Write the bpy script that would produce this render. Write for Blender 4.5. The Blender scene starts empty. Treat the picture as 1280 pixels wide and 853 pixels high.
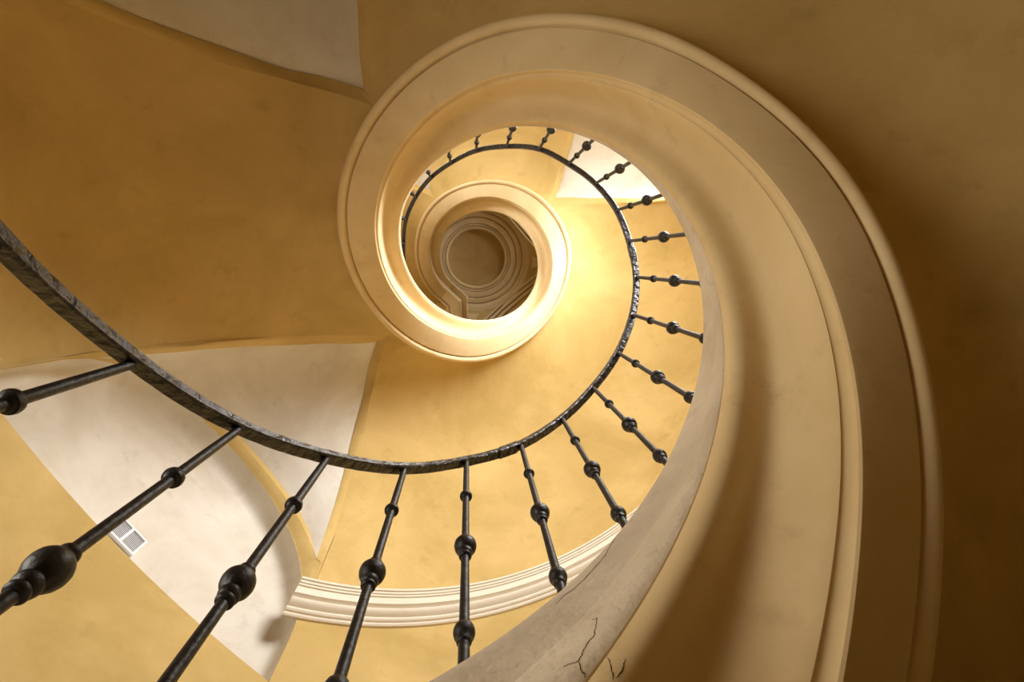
import bpy, bmesh, math, random
from math import sin, cos, pi, sqrt, atan2
from mathutils import Vector, Matrix
random.seed(7)
S = 0.72            # one well radius unit in metres
ZB = 4.2            # camera height above the floor, in the same units
AX, AY = 0.18666, -0.0712   # axis of the stair well relative to the camera
C = bpy.context.scene.collection

def W(x, y, z):
    return Vector((x * S, y * S, (z + ZB) * S))
def PT(th, r, z):
    return W(AX + r * cos(th), AY + r * sin(th), z)

# ------------------------------------------------------------------ camera
cd = bpy.data.cameras.new('camera'); cam = bpy.data.objects.new('camera', cd); C.objects.link(cam)
cd.sensor_width = 36.0; cd.lens = 729.2126 / 1280 * 36; cd.clip_start = 0.01
R0 = (0.9973642355589666, 0.0, -0.07255743675102061)
R1 = (-0.009910140392117479, 0.9906285775528203, -0.1362233843841962)
R2 = (0.07187747035954228, 0.1365833860162939, 0.988017513973835)
m = Matrix(((R0[0], -R1[0], -R2[0]), (R0[1], -R1[1], -R2[1]), (R0[2], -R1[2], -R2[2]))).to_4x4()
m.translation = W(0, 0, 0)
cam.matrix_world = m
bpy.context.scene.camera = cam
# ------------------------------------------------------------------ world, lights, exposure
sc = bpy.context.scene
sc.view_settings.view_transform = 'Standard'; sc.view_settings.look = 'None'
sc.view_settings.exposure = 0.0; sc.view_settings.gamma = 1.0; sc.view_settings.use_curve_mapping = False
wd = bpy.data.worlds.new('world'); sc.world = wd; wd.use_nodes = True
bg = wd.node_tree.nodes['Background']; bg.inputs[0].default_value = (0.95, 0.97, 1.0, 1); bg.inputs[1].default_value = 1.6

def area(name, th, r, z, w, h, power, color=(0.97, 0.98, 1.0), aim=None, spread=180):
    """daylight entering through an opening at azimuth th"""
    l = bpy.data.lights.new(name, 'AREA'); l.shape = 'RECTANGLE'; l.size = w * S; l.size_y = h * S
    l.energy = power; l.spread = math.radians(spread); l.color = color
    o = bpy.data.objects.new(name, l); C.objects.link(o)
    o.location = PT(th, r, z)
    tgt = PT(th, 0, z) if aim is None else PT(*aim)
    o.rotation_euler = (tgt - o.location).to_track_quat('-Z', 'Y').to_euler()
    return o
TH_W = -0.642
area('daylight_main_window', TH_W, 3.75, 6.7, 2.0, 3.0, 225, aim=(TH_W, 0, 5.6), spread=140)
area('daylight_low_window', 3.4, 3.75, 0.9, 2.0, 2.0, 27, aim=(3.4, 0, 1.0), spread=120, color=(1, 0.9, 0.72))
area('daylight_upper_window', -2.2, 3.45, 8.2, 1.6, 2.4, 60, aim=(-2.2, 0, 8.0))
area('added_top_floor_fill', -0.642, 3.45, 13.9, 1.6, 1.2, 60, aim=(-0.642, 0, 13.7))  # unseen source, added to brighten the dark dome and landing

# ------------------------------------------------------------------ materials
def plaster(name, c1, c2, scale=1.2, rough=0.9, bump=0.12, spots=None, grain=60):
    mt = bpy.data.materials.new(name); mt.use_nodes = True
    nt = mt.node_tree; N = nt.nodes; L = nt.links
    b = N['Principled BSDF']; b.inputs['Roughness'].default_value = rough
    b.inputs['Specular IOR Level'].default_value = 0.2
    tc = N.new('ShaderNodeTexCoord')
    n1 = N.new('ShaderNodeTexNoise'); n1.inputs['Scale'].default_value = scale; n1.inputs['Detail'].default_value = 6
    n1.inputs['Roughness'].default_value = 0.62; n1.inputs['Distortion'].default_value = 0.5
    L.new(tc.outputs['Object'], n1.inputs['Vector'])
    r = N.new('ShaderNodeValToRGB'); r.color_ramp.elements[0].position = 0.36; r.color_ramp.elements[1].position = 0.64
    r.color_ramp.elements[0].color = (*c1, 1); r.color_ramp.elements[1].color = (*c2, 1)
    L.new(n1.outputs['Fac'], r.inputs['Fac'])
    last = r.outputs['Color']
    if spots:
        n2 = N.new('ShaderNodeTexNoise'); n2.inputs['Scale'].default_value = scale * 4.5; n2.inputs['Detail'].default_value = 8
        n2.inputs['Roughness'].default_value = 0.7
        L.new(tc.outputs['Object'], n2.inputs['Vector'])
        r2 = N.new('ShaderNodeValToRGB'); r2.color_ramp.elements[0].position = 0.56; r2.color_ramp.elements[1].position = 0.78
        r2.color_ramp.elements[0].color = (0, 0, 0, 1); r2.color_ramp.elements[1].color = (1, 1, 1, 1)
        L.new(n2.outputs['Fac'], r2.inputs['Fac'])
        mx = N.new('ShaderNodeMixRGB'); mx.inputs[2].default_value = (*spots, 1)
        mu = N.new('ShaderNodeMath'); mu.operation = 'MULTIPLY'; mu.inputs[1].default_value = 0.7
        L.new(r2.outputs['Color'], mu.inputs[0]); L.new(mu.outputs[0], mx.inputs[0]); L.new(last, mx.inputs[1])
        last = mx.outputs[0]
    L.new(last, b.inputs['Base Color'])
    n3 = N.new('ShaderNodeTexNoise'); n3.inputs['Scale'].default_value = grain; n3.inputs['Detail'].default_value = 5
    n4 = N.new('ShaderNodeTexNoise'); n4.inputs['Scale'].default_value = 7; n4.inputs['Detail'].default_value = 3
    L.new(tc.outputs['Object'], n3.inputs['Vector']); L.new(tc.outputs['Object'], n4.inputs['Vector'])
    ad = N.new('ShaderNodeMath'); ad.operation = 'MULTIPLY_ADD'; ad.inputs[1].default_value = 0.25
    L.new(n3.outputs['Fac'], ad.inputs[0]); L.new(n4.outputs['Fac'], ad.inputs[2])
    bp = N.new('ShaderNodeBump'); bp.inputs['Strength'].default_value = bump; bp.inputs['Distance'].default_value = 0.02
    L.new(ad.outputs[0], bp.inputs['Height']); L.new(bp.outputs[0], b.inputs['Normal'])
    return mt
M = {}
M['ochre'] = plaster('ochre_plaster', (0.525, 0.36, 0.122), (0.68, 0.48, 0.19), 1.3, spots=(0.42, 0.285, 0.085))
M['cream'] = plaster('cream_plaster', (0.73, 0.55, 0.29), (0.83, 0.65, 0.375), 1.8, spots=(0.58, 0.42, 0.21))
M['curb'] = plaster('curb_plaster', (0.66, 0.56, 0.43), (0.80, 0.70, 0.56), 3.0, spots=(0.48, 0.38, 0.26), bump=0.9, grain=70)
M['white'] = plaster('white_plaster', (0.66, 0.59, 0.475), (0.80, 0.745, 0.65), 1.6, spots=(0.54, 0.47, 0.36))
M['trim'] = plaster('trim_plaster', (0.80, 0.70, 0.55), (0.86, 0.78, 0.65), 1.5, bump=0.06)
M['stone'] = plaster('stone_tread', (0.20, 0.17, 0.13), (0.28, 0.24, 0.19), 2.0)
M['dome'] = plaster('dome_ochre', (0.50, 0.33, 0.12), (0.58, 0.40, 0.17), 2.0)
def simple(name, col, rough=0.5, metal=0.0, spec=0.5):
    mt = bpy.data.materials.new(name); mt.use_nodes = True
    b = mt.node_tree.nodes['Principled BSDF']; b.inputs['Base Color'].default_value = (*col, 1)
    b.inputs['Roughness'].default_value = rough; b.inputs['Metallic'].default_value = metal
    b.inputs['Specular IOR Level'].default_value = spec
    return mt
def iron(name, bump, sc_, rough, dist=0.004):
    mt = simple(name, (0.006, 0.006, 0.009), rough)
    nt = mt.node_tree; N = nt.nodes; L = nt.links; b = N['Principled BSDF']
    tc = N.new('ShaderNodeTexCoord')
    n = N.new('ShaderNodeTexNoise'); n.inputs['Scale'].default_value = sc_; n.inputs['Detail'].default_value = 6
    L.new(tc.outputs['Object'], n.inputs['Vector'])
    bp = N.new('ShaderNodeBump'); bp.inputs['Strength'].default_value = bump; bp.inputs['Distance'].default_value = dist
    L.new(n.outputs['Fac'], bp.inputs['Height']); L.new(bp.outputs[0], b.inputs['Normal'])
    r = N.new('ShaderNodeMapRange'); r.inputs[3].default_value = rough - 0.12; r.inputs[4].default_value = rough + 0.18
    L.new(n.outputs['Fac'], r.inputs[0]); L.new(r.outputs[0], b.inputs['Roughness'])
    return mt
M['iron'] = iron('black_painted_iron', 0.5, 90, 0.42)
M['rail'] = iron('hammered_black_iron', 1.0, 38, 0.30, 0.012)
M['rail'].node_tree.nodes['Principled BSDF'].inputs['Specular IOR Level'].default_value = 0.9
M['plastic'] = simple('white_vent_plastic', (0.82, 0.82, 0.85), 0.4)
M['slot'] = simple('dark_slot', (0.02, 0.018, 0.02), 0.9, spec=0.1)
M['wood'] = simple('window_frame_paint', (0.7, 0.66, 0.58), 0.5)
M['crack'] = simple('crack_shadow', (0.10, 0.07, 0.045), 1.0, spec=0.0)
gm = bpy.data.materials.new('window_glass'); gm.use_nodes = True
nt = gm.node_tree; nt.nodes.clear()
o_ = nt.nodes.new('ShaderNodeOutputMaterial'); mx_ = nt.nodes.new('ShaderNodeMixShader'); mx_.inputs[0].default_value = 0.06
t_ = nt.nodes.new('ShaderNodeBsdfTransparent'); g_ = nt.nodes.new('ShaderNodeBsdfGlossy'); g_.inputs['Roughness'].default_value = 0.02
nt.links.new(t_.outputs[0], mx_.inputs[1]); nt.links.new(g_.outputs[0], mx_.inputs[2]); nt.links.new(mx_.outputs[0], o_.inputs[0])
M['glass'] = gm

# ------------------------------------------------------------------ helpers
def link(name, me, mat, parent=None, smooth=True, angle=35):
    if mat is not None and not me.materials: me.materials.append(mat)
    if smooth:
        me.shade_smooth(); me.set_sharp_from_angle(angle=math.radians(angle))
    o = bpy.data.objects.new(name, me); C.objects.link(o)
    if parent is not None: o.parent = parent
    return o
def mesh(name, verts, faces):
    me = bpy.data.meshes.new(name); me.from_pydata([tuple(v) for v in verts], [], faces); me.validate(); me.update()
    return me
def grid(rows, close=False, flip=False):
    """rows: list of equally long vertex lists"""
    n = len(rows[0]); V = [v for r in rows for v in r]; F = []
    for i in range(len(rows) - 1):
        for j in range(n - 1 + (1 if close else 0)):
            a = i * n + j; b = i * n + (j + 1) % n; c = b + n; d = a + n
            f = (a, b, c, d)
            F.append(f[::-1] if flip else f)
    return V, F
class MB:
    def __init__(s): s.V = []; s.F = []
    def add(s, V, F):
        k = len(s.V); s.V += V; s.F += [tuple(i + k for i in f) for f in F]
    def box(s, a, b):
        (x0, y0, z0), (x1, y1, z1) = a, b
        V = [Vector(p) for p in ((x0,y0,z0),(x1,y0,z0),(x1,y1,z0),(x0,y1,z0),(x0,y0,z1),(x1,y0,z1),(x1,y1,z1),(x0,y1,z1))]
        s.add(V, [(0,3,2,1),(4,5,6,7),(0,1,5,4),(1,2,6,5),(2,3,7,6),(3,0,4,7)])
    def build(s, name, mat, parent=None, smooth=False, angle=35):
        return link(name, mesh(name, s.V, s.F), mat, parent, smooth, angle)
def empty(name, label, cat, loc, group=None):
    o = bpy.data.objects.new(name, None); C.objects.link(o); o.location = loc
    o['label'] = label; o['category'] = cat; o.empty_display_size = 0.2
    if group: o['group'] = group
    return o
def under(o, root):
    """parent with the mesh left where it is in the world"""
    o.parent = root; o.matrix_parent_inverse = Matrix.Translation(-Vector(root.location))
    return o
def interp(tab, x):
    if x <= tab[0][0]: return tab[0][1]
    for (a, fa), (b, fb) in zip(tab, tab[1:]):
        if x <= b:
            t = (x - a) / (b - a); return fa + (fb - fa) * t
    return tab[-1][1]
def smoothtab(tab, x, w=0.22):
    return sum(interp(tab, x + w * k / 2) * c for k, c in ((-2, .1), (-1, .22), (0, .36), (1, .22), (2, .1)))

# ------------------------------------------------------------------ the helix
PS = -1.0051294
def zm(th): return PS * th + 0.0148 * cos(th) + 0.0534 * sin(th)
OUT = sorted([(0.891,1.241),(0.705,1.241),(0.389,1.241),(0.072,1.245),(-0.238,1.243),(-0.362,1.227),(-0.543,1.211),(-0.725,1.207),(-0.936,1.225),(-1.171,1.228),(-1.352,1.241),(-1.543,1.252),(-1.998,1.255),(-2.466,1.264),(-2.684,1.272),(-2.951,1.265),(-3.135,1.257),(-3.342,1.239),(-3.552,1.23),(-3.769,1.224),(-4.012,1.234),(-4.502,1.238),(-4.741,1.228),(-5.038,1.201),(-5.324,1.182),(-5.73,1.185),(-6.116,1.23),(-6.315,1.27),(-6.641,1.28),(-7.026,1.272),(-7.406,1.25),(-7.738,1.223),(-8.138,1.216),(-8.492,1.238),(-8.821,1.243),(-9.153,1.22)])
INN = sorted([(0.6,0.80),(-0.3,0.79),(-0.879,0.775),(-1.153,0.775),(-1.569,0.783),(-1.816,0.777),(-2.099,0.785),(-2.388,0.805),(-2.615,0.825),(-2.822,0.825),(-2.999,0.813),(-3.289,0.799),(-3.626,0.786),(-4.011,0.784),(-4.374,0.792),(-4.61,0.796),(-4.894,0.818),(-5.229,0.845),(-5.602,0.849),(-6.042,0.836),(-6.445,0.821),(-6.81,0.798),(-7.297,0.785),(-7.689,0.772),(-8.108,0.765),(-8.5,0.771),(-8.94,0.782),(-9.415,0.772),(-9.923,0.779)])
FIL = sorted([(1.053,0.951),(0.819,0.953),(0.679,0.957),(0.481,0.964),(-0.102,0.962),(-0.293,0.955),(-0.499,0.946),(-0.723,0.938),(-0.942,0.932),(-1.367,0.941),(-1.601,0.952),(-2.211,0.955),(-2.51,0.956),(-3.0,0.953),(-4.0,0.945),(-5.3,0.965),(-6.2,0.975),(-7.2,0.955),(-8.5,0.945),(-10,0.95)])
def rk(th, r):
    """small irregularities of the old plasterwork, radius by radius"""
    a = smoothtab(INN, th); b = smoothtab(FIL, th); c = smoothtab(OUT, th)
    if r <= 0.80: return r * a / 0.80
    if r <= 0.953: return a + (r - 0.80) / 0.153 * (b - a)
    if r <= 1.241: return b + (r - 0.953) / 0.288 * (c - b)
    return c + (r - 1.241)
TH0, TH1 = 4.4, -10.25
NTH = 760
THS = [TH0 + (TH1 - TH0) * i / (NTH - 1) for i in range(NTH)]
def sweep(prof, ths=THS, extra=None):
    rows = []
    for th in ths:
        rows.append([PT(th, rk(th, r) if r < 1.6 else r, zm(th) + z) for r, z in prof])
    if extra: rows += extra
    return grid(rows)
# profile of the stringer, bottom outer bead round to the curb top
P_BEAD = [(1.170,1.990),(1.170,1.945),(1.176,1.938),(1.180,1.915),(1.188,1.897),(1.200,1.887),(1.214,1.886),(1.228,1.893),(1.238,1.908),(1.243,1.930),(1.241,1.955),(1.236,1.972),(1.236,2.04)]
P_FLAT = [(0.946,1.984),(0.953,1.980),(0.959,1.968),(0.962,1.952),(0.961,1.936),(0.957,1.924),(0.961,1.914),(0.972,1.910),(1.06,1.908),(1.150,1.906),(1.163,1.908),(1.167,1.920),(1.170,1.945),(1.170,1.990)]
P_FACE = [(0.953,1.986),(0.945,1.981),(0.942,1.992),(0.941,2.03),(0.941,2.08),(0.940,2.13),(0.938,2.18),(0.935,2.22),(0.930,2.255),(0.921,2.283),(0.907,2.302),(0.888,2.311),(0.866,2.313),(0.845,2.312),(0.826,2.315),(0.811,2.323),(0.801,2.340),(0.796,2.358),(0.795,2.378),(0.797,2.405),(0.802,2.427),(0.812,2.436)]
P_CURB = [(0.812,2.436),(0.806,2.440),(0.803,2.452),(0.803,2.475),(0.808,2.505),(0.818,2.54),(0.833,2.575),(0.848,2.605),(0.859,2.632),(0.865,2.652),(0.870,2.656),(0.878,2.70),(0.888,2.76),(0.897,2.82),(0.903,2.848),(0.912,2.862),(0.93,2.87),(1.09,2.88),(1.10,2.87),(1.10,2.60)]
# the top end turns into a straight level beam along +Y (mitred)
def beam_rows(prof, length=2.2, nseg=6):
    the = TH1; ce, se = cos(the), sin(the); xc = AX - 0.235
    r1 = []; r2 = []
    for r, z in prof:
        rr = rk(the, r); X = xc - (r - 0.80)
        t = (X - AX - rr * ce) / se
        p = (X, AY + rr * se - t * ce, zm(the) + z)
        r1.append(W(*p)); r2.append(W(X, AY + length, zm(the) + z))
    return [r1, r2]
stair = empty('staircase', 'cream plaster spiral staircase flight seen from below, winding up the round ochre stairwell', 'staircase', PT(0, 0, -ZB))
parts = {}
for nm, prof, mat in (('curb', P_CURB, 'curb'), ('cove_face', P_FACE, 'cream'), ('flat_band', P_FLAT, 'cream'), ('bead_moulding', P_BEAD, 'cream')):
    V, F = sweep(prof, extra=beam_rows(prof))
    o = link(nm, mesh(nm, V, F), M[mat], None, True, 40); under(o, stair); parts[nm] = o
parts['curb']['label'] = 'rough grey-beige cracked curb under the iron balusters'

# hairline cracks in the curb: (azimuth, profile radius, height above the helix)
CRACKS = [[(1.315, 0.9005, 2.838), (1.3419, 0.8986, 2.8275), (1.3732, 0.895, 2.807), (1.4125, 0.895, 2.8067), (1.4513, 0.894, 2.7999), (1.4927, 0.8943, 2.802), (1.5298, 0.8957, 2.8117), (1.5576, 0.8949, 2.806)],
 [(1.4912, 0.8377, 2.5844), (1.4793, 0.8259, 2.5584), (1.4897, 0.8171, 2.5369), (1.506, 0.8087, 2.5075), (1.5327, 0.8096, 2.5106), (1.5489, 0.8067, 2.4972), (1.5619, 0.8059, 2.4924), (1.5804, 0.8092, 2.5093), (1.5967, 0.814, 2.5259)],
 [(1.5619, 0.8059, 2.4924), (1.5604, 0.803, 2.4609), (1.5562, 0.8058, 2.4406)], [(1.4954, 0.8006, 2.4207), (1.4955, 0.7954, 2.3828), (1.5, 0.7958, 2.3614)],
 [(1.4595, 0.7957, 2.3642), (1.4763, 0.7962, 2.3573), (1.4928, 0.7959, 2.3601)]]
for ci, cr in enumerate(CRACKS):
    pts = []
    for (a, b) in zip(cr, cr[1:]):
        n = 6
        for k in range(n): pts.append([a[q] + (b[q] - a[q]) * k / n for q in range(3)])
    pts.append(list(cr[-1]))
    prof_ = sorted([(z, r) for r, z in P_FACE[1:-1]] + [(z, r) for r, z in P_CURB[:16]])
    V = []; P3 = []
    for q, p in enumerate(pts):
        th = p[0] + random.uniform(-.0022, .0022); zo = p[2] + random.uniform(-.0022, .0022)
        rr = interp(prof_, zo)
        P3.append((PT(th, rk(th, rr), zm(th) + zo), Vector((-cos(th), -sin(th), -0.15)).normalized(), (interp(prof_, zo + .02) - interp(prof_, zo - .02)) / .04, th))
    for q, (p, n, sl, th) in enumerate(P3):
        d = (P3[min(q + 1, len(P3) - 1)][0] - P3[max(q - 1, 0)][0]).normalized()
        n = Vector((-cos(th), -sin(th), sl)).normalized()
        side = d.cross(n).normalized()
        w = 0.0008 * (0.35 + 0.65 * sin(pi * min(1, (q + 1) / len(P3)))) * random.uniform(0.6, 1.25)
        V += [p + side * w + n * 0.0004, p + n * 0.0009, p - side * w + n * 0.0004]
    F = []
    for q in range(len(P3) - 1):
        F += [(3*q, 3*q+1, 3*q+4, 3*q+3), (3*q+1, 3*q+2, 3*q+5, 3*q+4)]
    o = link('crack', mesh('crack', V, F), M['crack'], None, False); under(o, stair)

# ------------------------------------------------------------------ rampant vault under the flight, with lunettes cut in
RW = 3.0
def vo(r): return -0.1 + 2.2 * sqrt(max(0.0, 1 - ((r - 1.6) / (RW - 1.6)) ** 2))
LUN = [-2.273, -3.828, -6.961, -8.511]
G_DEC = [(0.0,1.29),(0.156,1.79),(0.22,2.05),(0.27,2.24),(0.325,2.6),(0.365,2.82),(0.385,3.0)]
G_INC = [(0.0,1.29),(0.15,1.56),(0.22,1.74),(0.34,2.2),(0.365,2.36),(0.41,2.64),(0.445,2.9),(0.455,3.0)]
F_DEC = [(-0.02,1.45),(0.163,1.97),(0.21,2.2),(0.285,2.55),(0.325,2.75),(0.352,2.93),(0.365,2.99)]
F_INC = [(0.02,1.45),(0.13,1.70),(0.19,1.84),(0.31,2.3),(0.39,2.7),(0.425,2.93),(0.44,2.99)]
def soft(f, ph, c, lo, hi):
    w = min(0.045, abs(ph - c), ph - lo, hi - ph)
    if w <= 0: return f(ph)
    return sum(f(ph + w * k / 4) * (5 - abs(k)) for k in range(-4, 5)) / 25.0
def rg_(ph): return interp(G_INC, ph) if ph >= 0 else interp(G_DEC, -ph)
def rf_(ph): return interp(F_INC, ph) if ph >= 0.02 else interp(F_DEC, -ph)
def rg(ph): return soft(rg_, ph, 0.0, -0.385, 0.455)
def rf(ph): return soft(rf_, ph, 0.02, -0.365, 0.44)
def zarch(thA, ph, base):
    d = max(-1.0, min(1.0, (ph - 0.035) / 0.42))
    return base - 0.12 + 1.65 * sqrt(1 - d * d)
def in_lun(th):
    for A in LUN:
        if -0.385 < th - A < 0.455: return A
    return None
vth = [TH0 + (TH1 - TH0) * i / 700 for i in range(701)]
for A in LUN:
    vth += [A, A - 0.3849, A + 0.4549, A - 0.002, A + 0.002] + [A - 0.385 + 0.84 * k / 60 for k in range(1, 60)]
vth = sorted(set(vth), reverse=True)
rows = []
for th in vth:
    A = in_lun(th); r1 = rg(th - A) if A is not None else RW
    r0 = rk(th, 1.236); row = []
    for j in range(33):
        t = j / 32; t = sin(pi / 2 * t)
        r = r0 + (r1 - r0) * t
        row.append(PT(th, r, zm(th) + vo(r)))
    rows.append(row)
V, F = grid(rows, flip=True)
under(link('vaulted_soffit', mesh('vaulted_soffit', V, F), M['ochre'], None, True, 60), stair)

def web_z(A, ph, r):
    g = rg(ph); zg = zm(A + ph) + vo(g); za = max(zarch(A, ph, zm(A)), zm(A + ph) + vo(RW))
    # smooth sheet (no crease along the ridge) that still meets the groin exactly
    gs = 0.5 * (rg(sqrt((ph - 0.01) ** 2 + 0.012)) + rg(-sqrt((ph - 0.01) ** 2 + 0.012)))
    def base(rr):
        t = max(0.0, min(1.0, (rr - gs) / max(0.02, RW - gs)))
        zg_ = zm(A + ph) + vo(gs)
        return zg_ + (za - zg_) * t + 0.10 * sin(pi * t) * min(1, RW - gs)
    d = max(0.0, r - g)
    return base(r) + (zg - base(g)) * math.exp(-d / 0.22) * max(0.0, min(1.0, (RW - r) / max(0.02, RW - g)))
RFO = 2.93
for A in LUN:
    phs = sorted(set([-0.3845, 0.4545, 0.0, 0.02, -0.02] + [round(-0.385 + 0.84 * k / 56, 4) for k in range(1, 56)]))
    bV = MB(); fV = MB()
    rowb = []; rowc = []; rowf = []; fcols = []
    for ph in phs:
        g = rg(ph); rin = rf(ph) if -0.352 < ph < 0.425 else RFO
        rin = min(rin, RFO); g = min(g, 2.999); rin = max(rin, g + 0.001); ro = max(RFO, rin)
        has = True
        rb = [g + (rin - g) * k / 5 for k in range(6)]
        D = 0.095 * min(1.0, (ro - rin) / 0.3)
        col = [PT(A + ph, r, web_z(A, ph, r) + (0.88 * D * k / 5 if has else 0)) for k, r in enumerate(rb)]
        if has: col.append(PT(A + ph, rin, web_z(A, ph, rin) + D))
        else: col.append(col[-1].copy())
        rowb.append(col)
        cc = [PT(A + ph, ro + (RW + 0.005 - ro) * k / 3, web_z(A, ph, ro + (RW - ro) * k / 3) + (0.02 if has and k == 0 else 0)) for k in range(4)]
        cc.insert(0, PT(A + ph, ro, web_z(A, ph, ro) + D) if has else cc[0].copy())
        rowc.append(cc)
        if has: rowf.append([PT(A + ph, rin + (ro - rin) * k / 14, web_z(A, ph, rin + (ro - rin) * k / 14) + D * (1 if True else 0)) for k in range(15)])
        fcols.append(has)
    bV.add(*grid(rowb)); bV.add(*grid(rowc))
    lv = bV.build('lunette_vault', M['ochre'], None, True, 30); under(lv, stair)
    # close the recess at both tips of the field
    fV.add(*grid(rowf))
    fp = fV.build('field_panel', M['white'], None, True, 40); fp.parent = lv
    fp['label'] = 'pale triangular plaster field with ochre border'

# ------------------------------------------------------------------ round wall with niche and window openings
# (theta centre, half width, sill z, spring z, rise)
def opening(A, sill=None):
    base = zm(A); c = A + 0.035
    return dict(A=A, c=(c + pi) % (2 * pi) - pi, w=0.42, sill=sill, spring=base - 0.12, rise=1.65)
OPS = [opening(LUN[0], 1.6), opening(LUN[1], None), opening(LUN[2], 4.9), opening(LUN[3], 7.2), dict(A=0, c=-0.642, w=0.35, sill=13.1, spring=13.9, rise=0.6),  # last one here: unseen top-floor opening, added to go with the dome fill
       dict(A=0, c=3.4 - 2 * pi, w=0.36, sill=-0.3, spring=1.4, rise=0.8)]
def op_bt(o, d):
    """bottom and top of an opening at relative position d in -1..1"""
    top = o['spring'] + o['rise'] * sqrt(max(0, 1 - d * d))
    if o['sill'] is None:
        bot = 3.58 - 1.25 * (o['w'] * d) ** 2
        return bot, max(top, bot + 0.05)
    return o['sill'], top
ths = [2 * pi * i / 180 - pi for i in range(180)]
for o in OPS:
    for k in range(41):
        ths.append(o['c'] + o['w'] * sin(pi / 2 * (k / 20 - 1)))
    ths += [o['c'] - o['w'] - 1e-4, o['c'] + o['w'] + 1e-4]
ths = sorted(set(round((t + pi) % (2 * pi) - pi, 6) for t in ths))
ths.append(ths[0] + 2 * pi)
ZLO, ZHI = -ZB, 16.2
def spans(th, lo=True):
    """solid spans of wall at azimuth th"""
    cuts = []
    for o in OPS:
        d = ((th - o['c'] + pi) % (2 * pi) - pi) / o['w']
        if abs(d) <= 1.0000001: cuts.append(op_bt(o, max(-1, min(1, d))))
    return sorted(cuts)
mb = MB()
for a, b in zip(ths, ths[1:]):
    mid = (a + b) / 2
    act = [o for o in OPS if abs(((mid - o['c'] + pi) % (2 * pi) - pi)) < o['w']]
    act.sort(key=lambda o: o['spring'])
    segs = []
    cura = curb_ = ZLO
    for o in act:
        f = lambda t: op_bt(o, max(-1, min(1, ((t - o['c'] + pi) % (2 * pi) - pi) / o['w'])))
        ba, ta = f(a); bb, tb = f(b)
        segs.append((cura, curb_, ba, bb)); cura, curb_ = ta, tb
    segs.append((cura, curb_, ZHI, ZHI))
    for za0, zb0, za1, zb1 in segs:
        n = max(1, int((za1 - za0) / 1.5))
        for k in range(n):
            q = lambda p, s, u: p + (s - p) * u
            u0, u1 = k / n, (k + 1) / n
            mb.add([PT(a, RW, q(za0, za1, u0)), PT(b, RW, q(zb0, zb1, u0)), PT(b, RW, q(zb0, zb1, u1)), PT(a, RW, q(za0, za1, u1))], [(3, 2, 1, 0)])
wo = mb.build('wall_round', M['ochre'], None, False)
bm = bmesh.new(); bm.from_mesh(wo.data); bmesh.ops.remove_doubles(bm, verts=bm.verts, dist=1e-5); bm.to_mesh(wo.data); bm.free()
wo.data.shade_smooth(); wo.data.set_sharp_from_angle(angle=math.radians(30))
wo['kind'] = 'structure'
# reveals
def outline(o, shrink=0.0, n=40):
    """closed outline of an opening as (theta, z), sill left to right then arch back"""
    pts = []
    c, w = o['c'], o['w'] - shrink / RW
    for k in range(n + 1):
        d = -1 + 2 * k / n; b, t = op_bt(o, d); pts.append((c + w * d, b))
    for k in range(n + 1):
        d = sin(pi / 2 * (1 - 2 * k / n)); b, t = op_bt(o, d); pts.append((c + w * d, max(t - shrink, b + 0.01)))
    return pts
steps_ = [(0.0, 0.0), (0.07, 0.004), (0.13, 0.016), (0.165, 0.035), (0.185, 0.06), (0.195, 0.09), (0.197, 0.10)]
for nich in (OPS[1], OPS[0]):
    rows = [[PT(th, RW + d, z) for th, z in outline(nich, s)] for d, s in steps_]
    V, F = grid(rows, close=True, flip=True)
    link('niche_reveal', mesh('niche_reveal', V, F), M['white'], wo, True, 60)
    ol = outline(nich, 0.10)
    rows = []
    for k in range(41):
        (ta, za), (tb, zb) = ol[k], ol[len(ol) - 1 - k]
        rows.append([PT(ta + (tb - ta) * j / 12, RW + 0.197, za + (zb - za) * j / 12) for j in range(13)])
    V, F = grid(rows, flip=True)
    ty = link('tympanum', mesh('tympanum', V, F), M['white'], wo, True, 60)
    ty['label'] = 'white plaster tympanum inside the arched niche'
wi = 0
for o in (OPS[2], OPS[3], OPS[4], OPS[5]):  # includes the added top-floor window
    wi += 1
    rows = [[PT(th, RW + d, z) for th, z in outline(o, s)] for d, s in ((0, 0), (0.25, 0.06), (0.5, 0.12))]
    V, F = grid(rows, close=True, flip=True)
    rv = link('window_%d' % wi, mesh('window_reveal', V, F), M['trim'], None, True, 40); rv['kind'] = 'structure'
    # frame with mullions, and panes
    c = o['c']; zs, zt = o['sill'], o['spring'] + o['rise'] - 0.12
    fr = MB()
    def bar(t0, t1, z0, z1):
        rr = [RW + 0.36, RW + 0.44]
        V = [PT(t, r, z) for z in (z0, z1) for r in rr for t in (t0, t1)]
        fr.add(V, [(0,1,3,2),(4,6,7,5),(0,4,5,1),(2,3,7,6),(0,2,6,4),(1,5,7,3)])
    for t in (-o['w'] + 0.05, -0.125, 0.125, o['w'] - 0.05):
        tt = o['spring'] + o['rise'] * sqrt(1 - (t / o['w']) ** 2) - 0.14
        bar(c + t - 0.012, c + t + 0.012, zs, tt)
    for z in (zs + 0.03, zs + (zt - zs) * 0.36, o['spring']): bar(c - o['w'] + 0.05, c + o['w'] - 0.05, z - 0.03, z + 0.03)
    f = fr.build('window_frame', M['wood'], rv)
    ol = outline(o, 0.12)
    rows = []
    for k in range(41):
        (ta, za), (tb, zb) = ol[k], ol[len(ol) - 1 - k]
        rows.append([PT(ta + (tb - ta) * j, RW + 0.40, za + (zb - za) * j) for j in (0, 1)])
    V, F = grid(rows); link('pane', mesh('pane', V, F), M['glass'], f, False)

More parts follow.
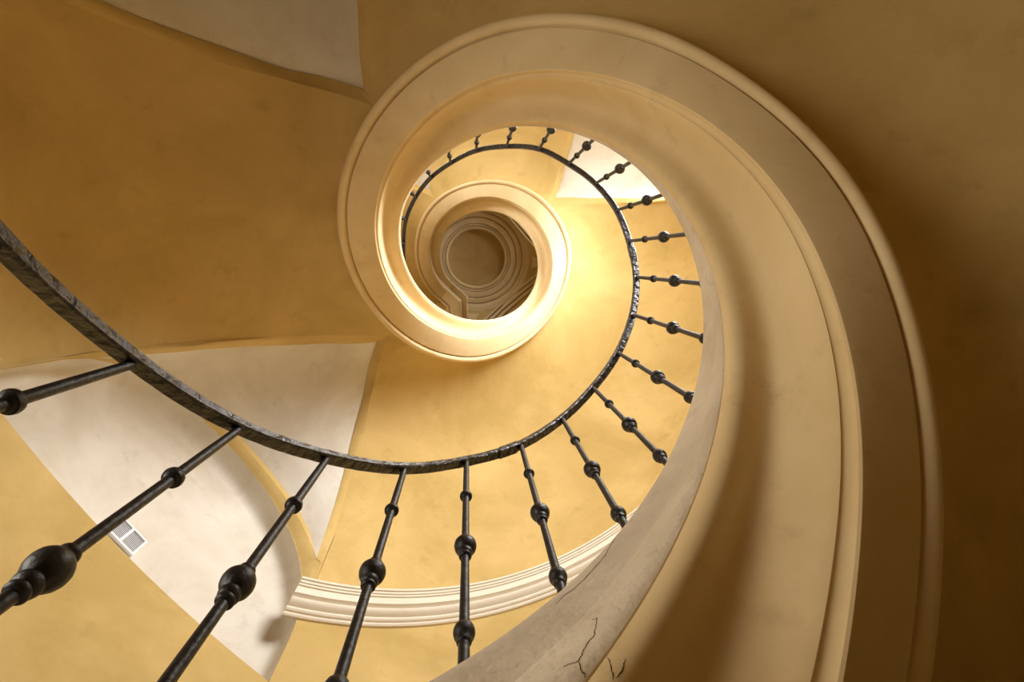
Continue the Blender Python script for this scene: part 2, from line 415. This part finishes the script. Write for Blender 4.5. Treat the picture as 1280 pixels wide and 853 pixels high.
# ------------------------------------------------------------------ cornices on the wall (follow the vault springing)
P_COR = [(3.005,-0.285),(2.985,-0.285),(2.975,-0.275),(2.972,-0.262),(2.978,-0.254),(2.962,-0.250),(2.952,-0.238),(2.952,-0.222),(2.962,-0.214),(2.945,-0.208),(2.925,-0.195),(2.912,-0.178),(2.910,-0.165),(2.920,-0.158),(2.915,-0.155),(2.900,-0.145),(2.888,-0.140),(2.884,-0.066),(2.872,-0.062),(2.872,-0.044),(2.862,-0.040),(2.858,-0.022),(2.866,-0.016),(2.850,-0.012),(2.848,0.010),(2.86,0.014),(3.005,0.02)]
cors = [(4.3, 1.2), (1.2, -1.83), (-2.66, -3.36), (-4.172, -6.48), (-7.36, -8.04), (-8.9, -10.2)]
ti = 0
for a, b in cors[2:]:
    ti += 1
    n = max(12, int((a - b) / 0.02))
    rows = []
    for i in range(n + 1):
        th = a + (b - a) * i / n
        rows.append([PT(th, r, zm(th) + z) for r, z in P_COR])
    V, F = grid(rows)
    k = len(P_COR)
    F.append(tuple(range(k))[::-1]); F.append(tuple(range(len(V) - k, len(V))))
    o = link('trim_%d' % ti, mesh('cornice', V, F), M['trim'], None, True, 32); o['kind'] = 'structure'

# ------------------------------------------------------------------ steps on top, hidden from below
mb = MB(); d = 0.2641; th = TH0; 
while th > TH1 + 0.1:
    z = zm(th - d / 2) + 2.72
    a, b = th, th - d
    tt = [a + (b - a) * k / 4 for k in range(5)]
    V = []
    for t in tt: V += [PT(t, 1.09, z), PT(t, 2.995, z), PT(t, 1.09, z - 0.35), PT(t, 2.995, z - 0.35)]
    F = []
    for k in range(4):
        p = 4 * k
        F += [(p, p+1, p+5, p+4), (p+2, p+6, p+7, p+3)]
    F += [(0, 2, 3, 1), (16, 17, 19, 18)]
    mb.add(V, F); th -= d
under(mb.build('steps', M['stone'], None), stair)

# ------------------------------------------------------------------ upper landing beside the beam
ze = zm(TH1) + 2.0
mb = MB(); xo = AX - 0.235 - 0.436
def slab(z, flip):
    pts = [W(xo, AY + 1.0, z), W(xo, AY + 2.95, z)]
    ang0 = atan2(2.9, xo - AX)
    a_end = TH1 + 4 * pi   # 2.316 rad
    for k in range(13): 
        t = ang0 + (a_end - ang0) * k / 12; pts.append(PT(t, 2.99, z))
    pts.append(PT(a_end, 1.25, z))
    return pts
p0 = slab(ze, 0); p1 = slab(ze + 0.8, 1); n = len(p0)
mb.add(p0 + p1, [tuple(range(n)), tuple(range(2 * n - 1, n - 1, -1))] + [(i, i + n, (i + 1) % n + n, (i + 1) % n) for i in range(n)])
under(mb.build('landing_soffit', M['ochre'], None), stair)
V = [PT(TH1, r, zm(TH1) + vo(r)) for r in [1.25 + 1.75 * k / 16 for k in range(17)]] + [PT(TH1, 1.25 + 1.75 * k / 16, ze + 0.8) for k in range(17)]
under(link('landing_riser', mesh('landing_riser', V, [(k, k + 1, k + 18, k + 17) for k in range(16)]), M['ochre'], None, False), stair)

# ------------------------------------------------------------------ dome, ring mouldings, arches and pendentives at the top
ZD = 15.3; ce = empty
def ring(prof, n=128):
    return grid([[PT(2 * pi * i / n, r, z) for r, z in prof] for i in range(n + 1)])
k_ = ZD / 729.2
dome = [(0.0001, ZD + 0.12), (0.2, ZD + 0.115), (0.4, ZD + 0.10), (0.6, ZD + 0.06), (0.73, ZD + 0.02), (0.735, ZD - 0.03)]
V, F = ring(dome); cl = link('ceiling', mesh('ceiling', V, F), M['dome'], None, True, 60); cl['kind'] = 'structure'
prof = [(0.735, ZD - 0.03), (0.728, ZD - 0.05), (0.740, ZD - 0.085), (0.77, ZD - 0.10), (0.80, ZD - 0.10), (0.805, ZD - 0.07), (0.815, ZD - 0.07), (0.82, ZD - 0.12), (0.855, ZD - 0.13), (0.86, ZD - 0.105), (0.87, ZD - 0.105), (0.875, ZD - 0.15),
        (0.92, ZD - 0.17), (1.01, ZD - 0.18), (1.015, ZD - 0.14), (1.028, ZD - 0.14), (1.033, ZD - 0.20), (1.06, ZD - 0.225), (1.15, ZD - 0.24), (1.155, ZD - 0.20), (1.17, ZD - 0.20), (1.175, ZD - 0.26), (1.22, ZD - 0.29), (1.25, ZD - 0.345), (1.30, ZD - 0.37), (1.37, ZD - 0.415)]
V, F = ring(prof); o = link('trim_9', mesh('ring_moulding', V, F), M['cream'], None, True, 25); o['kind'] = 'structure'
# four arches in a square plan, pendentives between them
ZC = ZD - 0.34; RA = 1.32; CW = 1.27
cbase = ZC - RA
phi0 = math.radians(49.5)
def sq(d, t, z, k):
    """point at distance d along the arch normal k, t sideways"""
    a = phi0 + k * pi / 2
    return W(AX + d * cos(a) - t * sin(a), AY + d * sin(a) + t * cos(a), z)
def az(t): return cbase + RA * sqrt(max(0, 1 - (t / RA) ** 2))
P_AR = [(1.265, 0.0), (1.27, -0.05), (1.32, -0.05), (1.325, 0.03), (1.345, 0.03), (1.35, -0.08), (1.42, -0.09), (1.425, 0.0), (1.445, 0.0), (1.45, -0.11), (1.52, -0.12), (1.53, -0.02), (1.56, -0.02), (1.57, -0.07), (1.68, -0.07), (1.69, 0.04), (3.0, 0.04)]
for k in range(4):
    rows = []
    for i in range(49):
        t = CW * sin(pi / 2 * (i / 24 - 1)); row = []
        for d_, dz in P_AR:
            s = 1 + dz / RA
            row.append(sq(d_, t * (s if abs(t) < CW * .99 else 1), az(t) + dz, k))
        rows.append(row)
    V, F = grid(rows)
    o = link('trim_%d' % (10 + k), mesh('archivolt', V, F), M['cream'], None, True, 25); o['kind'] = 'structure'
    # pendentive between arch k and k+1
    rows = []; nV = 14
    t_ring = 0.44
    for j in range(nV + 1):
        u = j / nV; t = t_ring + (CW - t_ring) * u
        pa = sq(1.265, t, az(t), k); pb = sq(1.265, -t, az(t), k + 1)
        row = []
        for i in range(13):
            v = i / 12; p = pa.lerp(pb, v)
            # bulge outwards to the ring circle at the top
            ctr = PT(0, 0, 0); hv = Vector((p.x - ctr.x, p.y - ctr.y, 0)); R_ = (Vector((pa.x - ctr.x, pa.y - ctr.y, 0))).length
            L0 = hv.length
            tgt = L0 + (R_ - L0) * (0.75 + 0.25 * (1 - u))
            hv = hv.normalized() * tgt
            row.append(Vector((ctr.x + hv.x, ctr.y + hv.y, p.z + 0.05 * S * sin(pi * v) * u)))
        rows.append(row)
    V, F = grid(rows)
    pn = link('pendentive', mesh('pendentive', V, F), M['ochre'], cl, True, 60)
    # raised notched field
    rr = [[r_[i] + Vector((0, 0, -0.02)) for i in range(4, 9)] for r_ in rows[3:9]]
    V, F = grid(rr); me = mesh('pendentive_field', V, F)
    f_ = link('field_panel', me, M['cream'], pn, False)
    sm = f_.modifiers.new('s', 'SOLIDIFY'); sm.thickness = 0.02
# cap that closes the tower above the arches
V = [PT(2 * pi * i / 64, 3.02, 16.0) for i in range(64)]
o = link('roof_slab', mesh('roof_slab', V, [tuple(range(64))]), M['ochre'], cl, False)
V = [PT(2 * pi * i / 96, 3.02, -ZB) for i in range(96)]
o = link('floor', mesh('floor', V, [tuple(range(96))]), M['stone'], None, False); o['kind'] = 'structure'

# ------------------------------------------------------------------ iron railing
BAL = [[2.8324,1.04,1.43],[2.5664,1.0131,1.6698],[2.3119,0.9965,1.9317],[2.0389,1.0003,2.2366],[1.7834,0.9838,2.4998],[1.5099,0.9757,2.7529],[1.2459,0.9801,3.0551],[0.9888,0.9759,3.3088],[0.7152,0.9868,3.5584],[0.4439,1.0039,3.8219],[0.1852,1.0136,4.0716],[-0.0727,1.011,4.3259],[-0.3173,1.0223,4.5755],[-0.5773,1.0159,4.8275],[-0.8422,1.0053,5.0808],[-1.1188,1.0173,5.3334],[-1.3987,0.9977,5.5942],[-1.6791,0.9935,5.8521],[-1.95,0.9806,6.118],[-2.2018,0.9901,6.3859],[-2.4644,0.9914,6.6584],[-2.7385,0.9932,6.9342],[-3.0048,0.985,7.213]]
pre = []
for k in range(5, 0, -1):
    th = 2.8324 + 0.2641 * k; pre.append([th, 1.03 + 0.0 * k, zm(th) + 4.24])
post = []
k = 1
while -3.0048 - 0.2641 * k > TH1:
    th = -3.0048 - 0.2641 * k; post.append([th, 1.0 + min(1.0, 0.2 * k) * (smoothtab(INN, th) / 0.79 * 1.035 - 1.0), zm(th) + 4.235]); k += 1
ALLB = pre + BAL + post
root = empty('iron_railing', 'black wrought iron railing of turned balusters curving up the edge of the spiral stair', 'railing', PT(0, 0, -ZB))
# handrail: hammered flat bar through the baluster tops
def cat(p0, p1, p2, p3, t):
    return [0.5 * ((2 * b) + (-a + c) * t + (2 * a - 5 * b + 4 * c - d_) * t * t + (-a + 3 * b - 3 * c + d_) * t ** 3) for a, b, c, d_ in zip(p0, p1, p2, p3)]
path = []
for i in range(len(ALLB) - 1):
    p = [ALLB[max(0, i - 1)], ALLB[i], ALLB[i + 1], ALLB[min(len(ALLB) - 1, i + 2)]]
    for k in range(12): path.append(cat(*p, k / 12))
path.append(ALLB[-1])
HW, HH = 0.021, 0.052
sec = [(-HW, 0.006), (-HW + 0.005, 0), (HW - 0.005, 0), (HW, 0.006), (HW, HH - 0.01), (HW - 0.006, HH), (-HW + 0.006, HH), (-HW, HH - 0.01)]
def railrow(p, sec, sc_=1.0):
    th, r, z = p
    return [PT(th, r + a * sc_, z + b * sc_ - (sc_ - 1) * 0.01) for a, b in sec]
rows = []
for p in path:
    j = (1 + random.uniform(-0.03, 0.03))
    rows.append(railrow(p, sec, j))
V, F = grid(rows, close=True)
k = len(sec); F.append(tuple(range(k))); F.append(tuple(range(len(V) - 1, len(V) - k - 1, -1)))
hr = link('handrail', mesh('handrail', V, F), M['rail'], None, True, 30); under(hr, root)
hr['label'] = 'flat hammered black handrail bar'
def splice(th_a, th_b):
    pp = [p for p in path if th_b <= p[0] <= th_a]
    rows = [railrow(p, [(a * 1.16, -0.004 + b * 1.14) for a, b in sec]) for p in pp]
    V, F = grid(rows, close=True); F.append(tuple(range(k))); F.append(tuple(range(len(V) - 1, len(V) - k - 1, -1)))
    o = link('splice_joint', mesh('splice_joint', V, F), M['rail'], hr, True, 30)
splice(1.63, 1.53); splice(0.06, -0.04)
def lathe(prof, n=20):
    V = []; F = []
    for r, z in prof:
        for i in range(n): V.append(Vector((r * S * cos(2 * pi * i / n), r * S * sin(2 * pi * i / n), z * S)))
    for j in range(len(prof) - 1):
        for i in range(n):
            F.append((j * n + i, j * n + (i + 1) % n, (j + 1) * n + (i + 1) % n, (j + 1) * n + i))
    F.append(tuple(range(n))); F.append(tuple(range(len(V) - 1, len(V) - n - 1, -1)))
    return V, F
def lm(name, prof, mat, n=20):
    V, F = lathe([(r, -z) for r, z in prof][::-1], n); me = mesh(name, V, F); me.materials.append(mat)
    me.shade_smooth(); me.set_sharp_from_angle(angle=math.radians(50)); return me
def bead(z, r, h, n=7):
    return [(0.012 + (r - 0.012) * sqrt(max(0, 1 - (2 * k / n - 1) ** 2)), z - h + 2 * h * k / n) for k in range(n + 1)]
m_shaft = lm('shaft', [(0.0115, 0.0), (0.0125, 0.2), (0.0125, 0.9), (0.0140, 1.3), (0.0145, 1.385)], M['iron'])
m_c1 = lm('collar', [(0.0125, 0.352), (0.017, 0.354), (0.0185, 0.359), (0.0225, 0.362), (0.0240, 0.370), (0.0225, 0.379), (0.018, 0.381), (0.0165, 0.387), (0.0125, 0.389)], M['iron'])
m_k = lm('knop', [(0.0125, 0.708), (0.018, 0.709), (0.0195, 0.714), (0.0185, 0.720), (0.017, 0.723), (0.021, 0.729), (0.0235, 0.734), (0.030, 0.741), (0.0345, 0.752), (0.0355, 0.763), (0.0335, 0.776), (0.028, 0.788), (0.0205, 0.795), (0.022, 0.799), (0.0232, 0.806), (0.0215, 0.814), (0.0175, 0.819), (0.0195, 0.823), (0.0195, 0.829), (0.0165, 0.834), (0.0125, 0.835)], M['iron'], 28)
m_c2 = lm('lower_collar', [(0.0135, 1.170), (0.019, 1.172), (0.024, 1.178), (0.0268, 1.188), (0.0272, 1.198), (0.025, 1.209), (0.020, 1.216), (0.0185, 1.222), (0.0185, 1.232), (0.0155, 1.238), (0.0135, 1.239)], M['iron'], 24)
for i, (th, r, z) in enumerate(ALLB):
    if i < 2: continue
    b = bpy.data.objects.new('baluster', m_shaft); C.objects.link(b); b.parent = root
    b.location = PT(th, r, z) - Vector(root.location); b.rotation_euler = (0, 0, random.uniform(0, 6.28))
    for nm, me in (('collar', m_c1), ('knop', m_k), ('collar', m_c2)):
        c = bpy.data.objects.new(nm, me); C.objects.link(c); c.parent = b

# ------------------------------------------------------------------ vent grille on the tympanum
tc_, zc_ = 2.492, 4.0
vg = empty('vent_grille', 'small white slotted plastic vent grille at the sill of the arched white niche', 'vent', PT(tc_, RW + 0.195, 3.84))
Lx = Vector((-sin(tc_), cos(tc_), 0)); Lr = Vector((-cos(tc_), -sin(tc_), 0)); Lz = Vector((0, 0, 1))
def vbox(name, x0, x1, z0, z1, d0, d1, mat, parent=None):
    mb = MB(); V = []
    for d_ in (d0, d1):
        for x, z in ((x0, z0), (x1, z0), (x1, z1), (x0, z1)):
            V.append((Lx * x + Lr * d_ + Lz * z) * S)
    mb.add(V, [(0,3,2,1),(4,5,6,7),(0,1,5,4),(1,2,6,5),(2,3,7,6),(3,0,4,7)])
    return mb.build(name, mat, parent)
vw, vh = 0.26, 0.19
VENT = (vg, vw, vh)
vbox('back_plate', -vw/2 + .004, vw/2 - .004, .004, vh - .004, 0.0, 0.002, M['slot'], vg)
for x0, x1, z0, z1 in ((-vw/2, vw/2, 0, .016), (-vw/2, vw/2, vh - .016, vh), (-vw/2, -vw/2 + .016, .016, vh - .016), (vw/2 - .016, vw/2, .016, vh - .016), (-.010, .010, .016, vh - .016)):
    vbox('frame', x0, x1, z0, z1, 0.0, 0.022, M['plastic'], vg)
for side in (-1, 1):
    xa, xb = (-vw/2 + .016, -.010) if side < 0 else (.010, vw/2 - .016)
    for k in range(11):
        z = .016 + (vh - .032) * (k + .5) / 11
        vbox('slat', xa, xb, z - .0030, z + .0030, 0.005, 0.008, M['plastic'], vg)
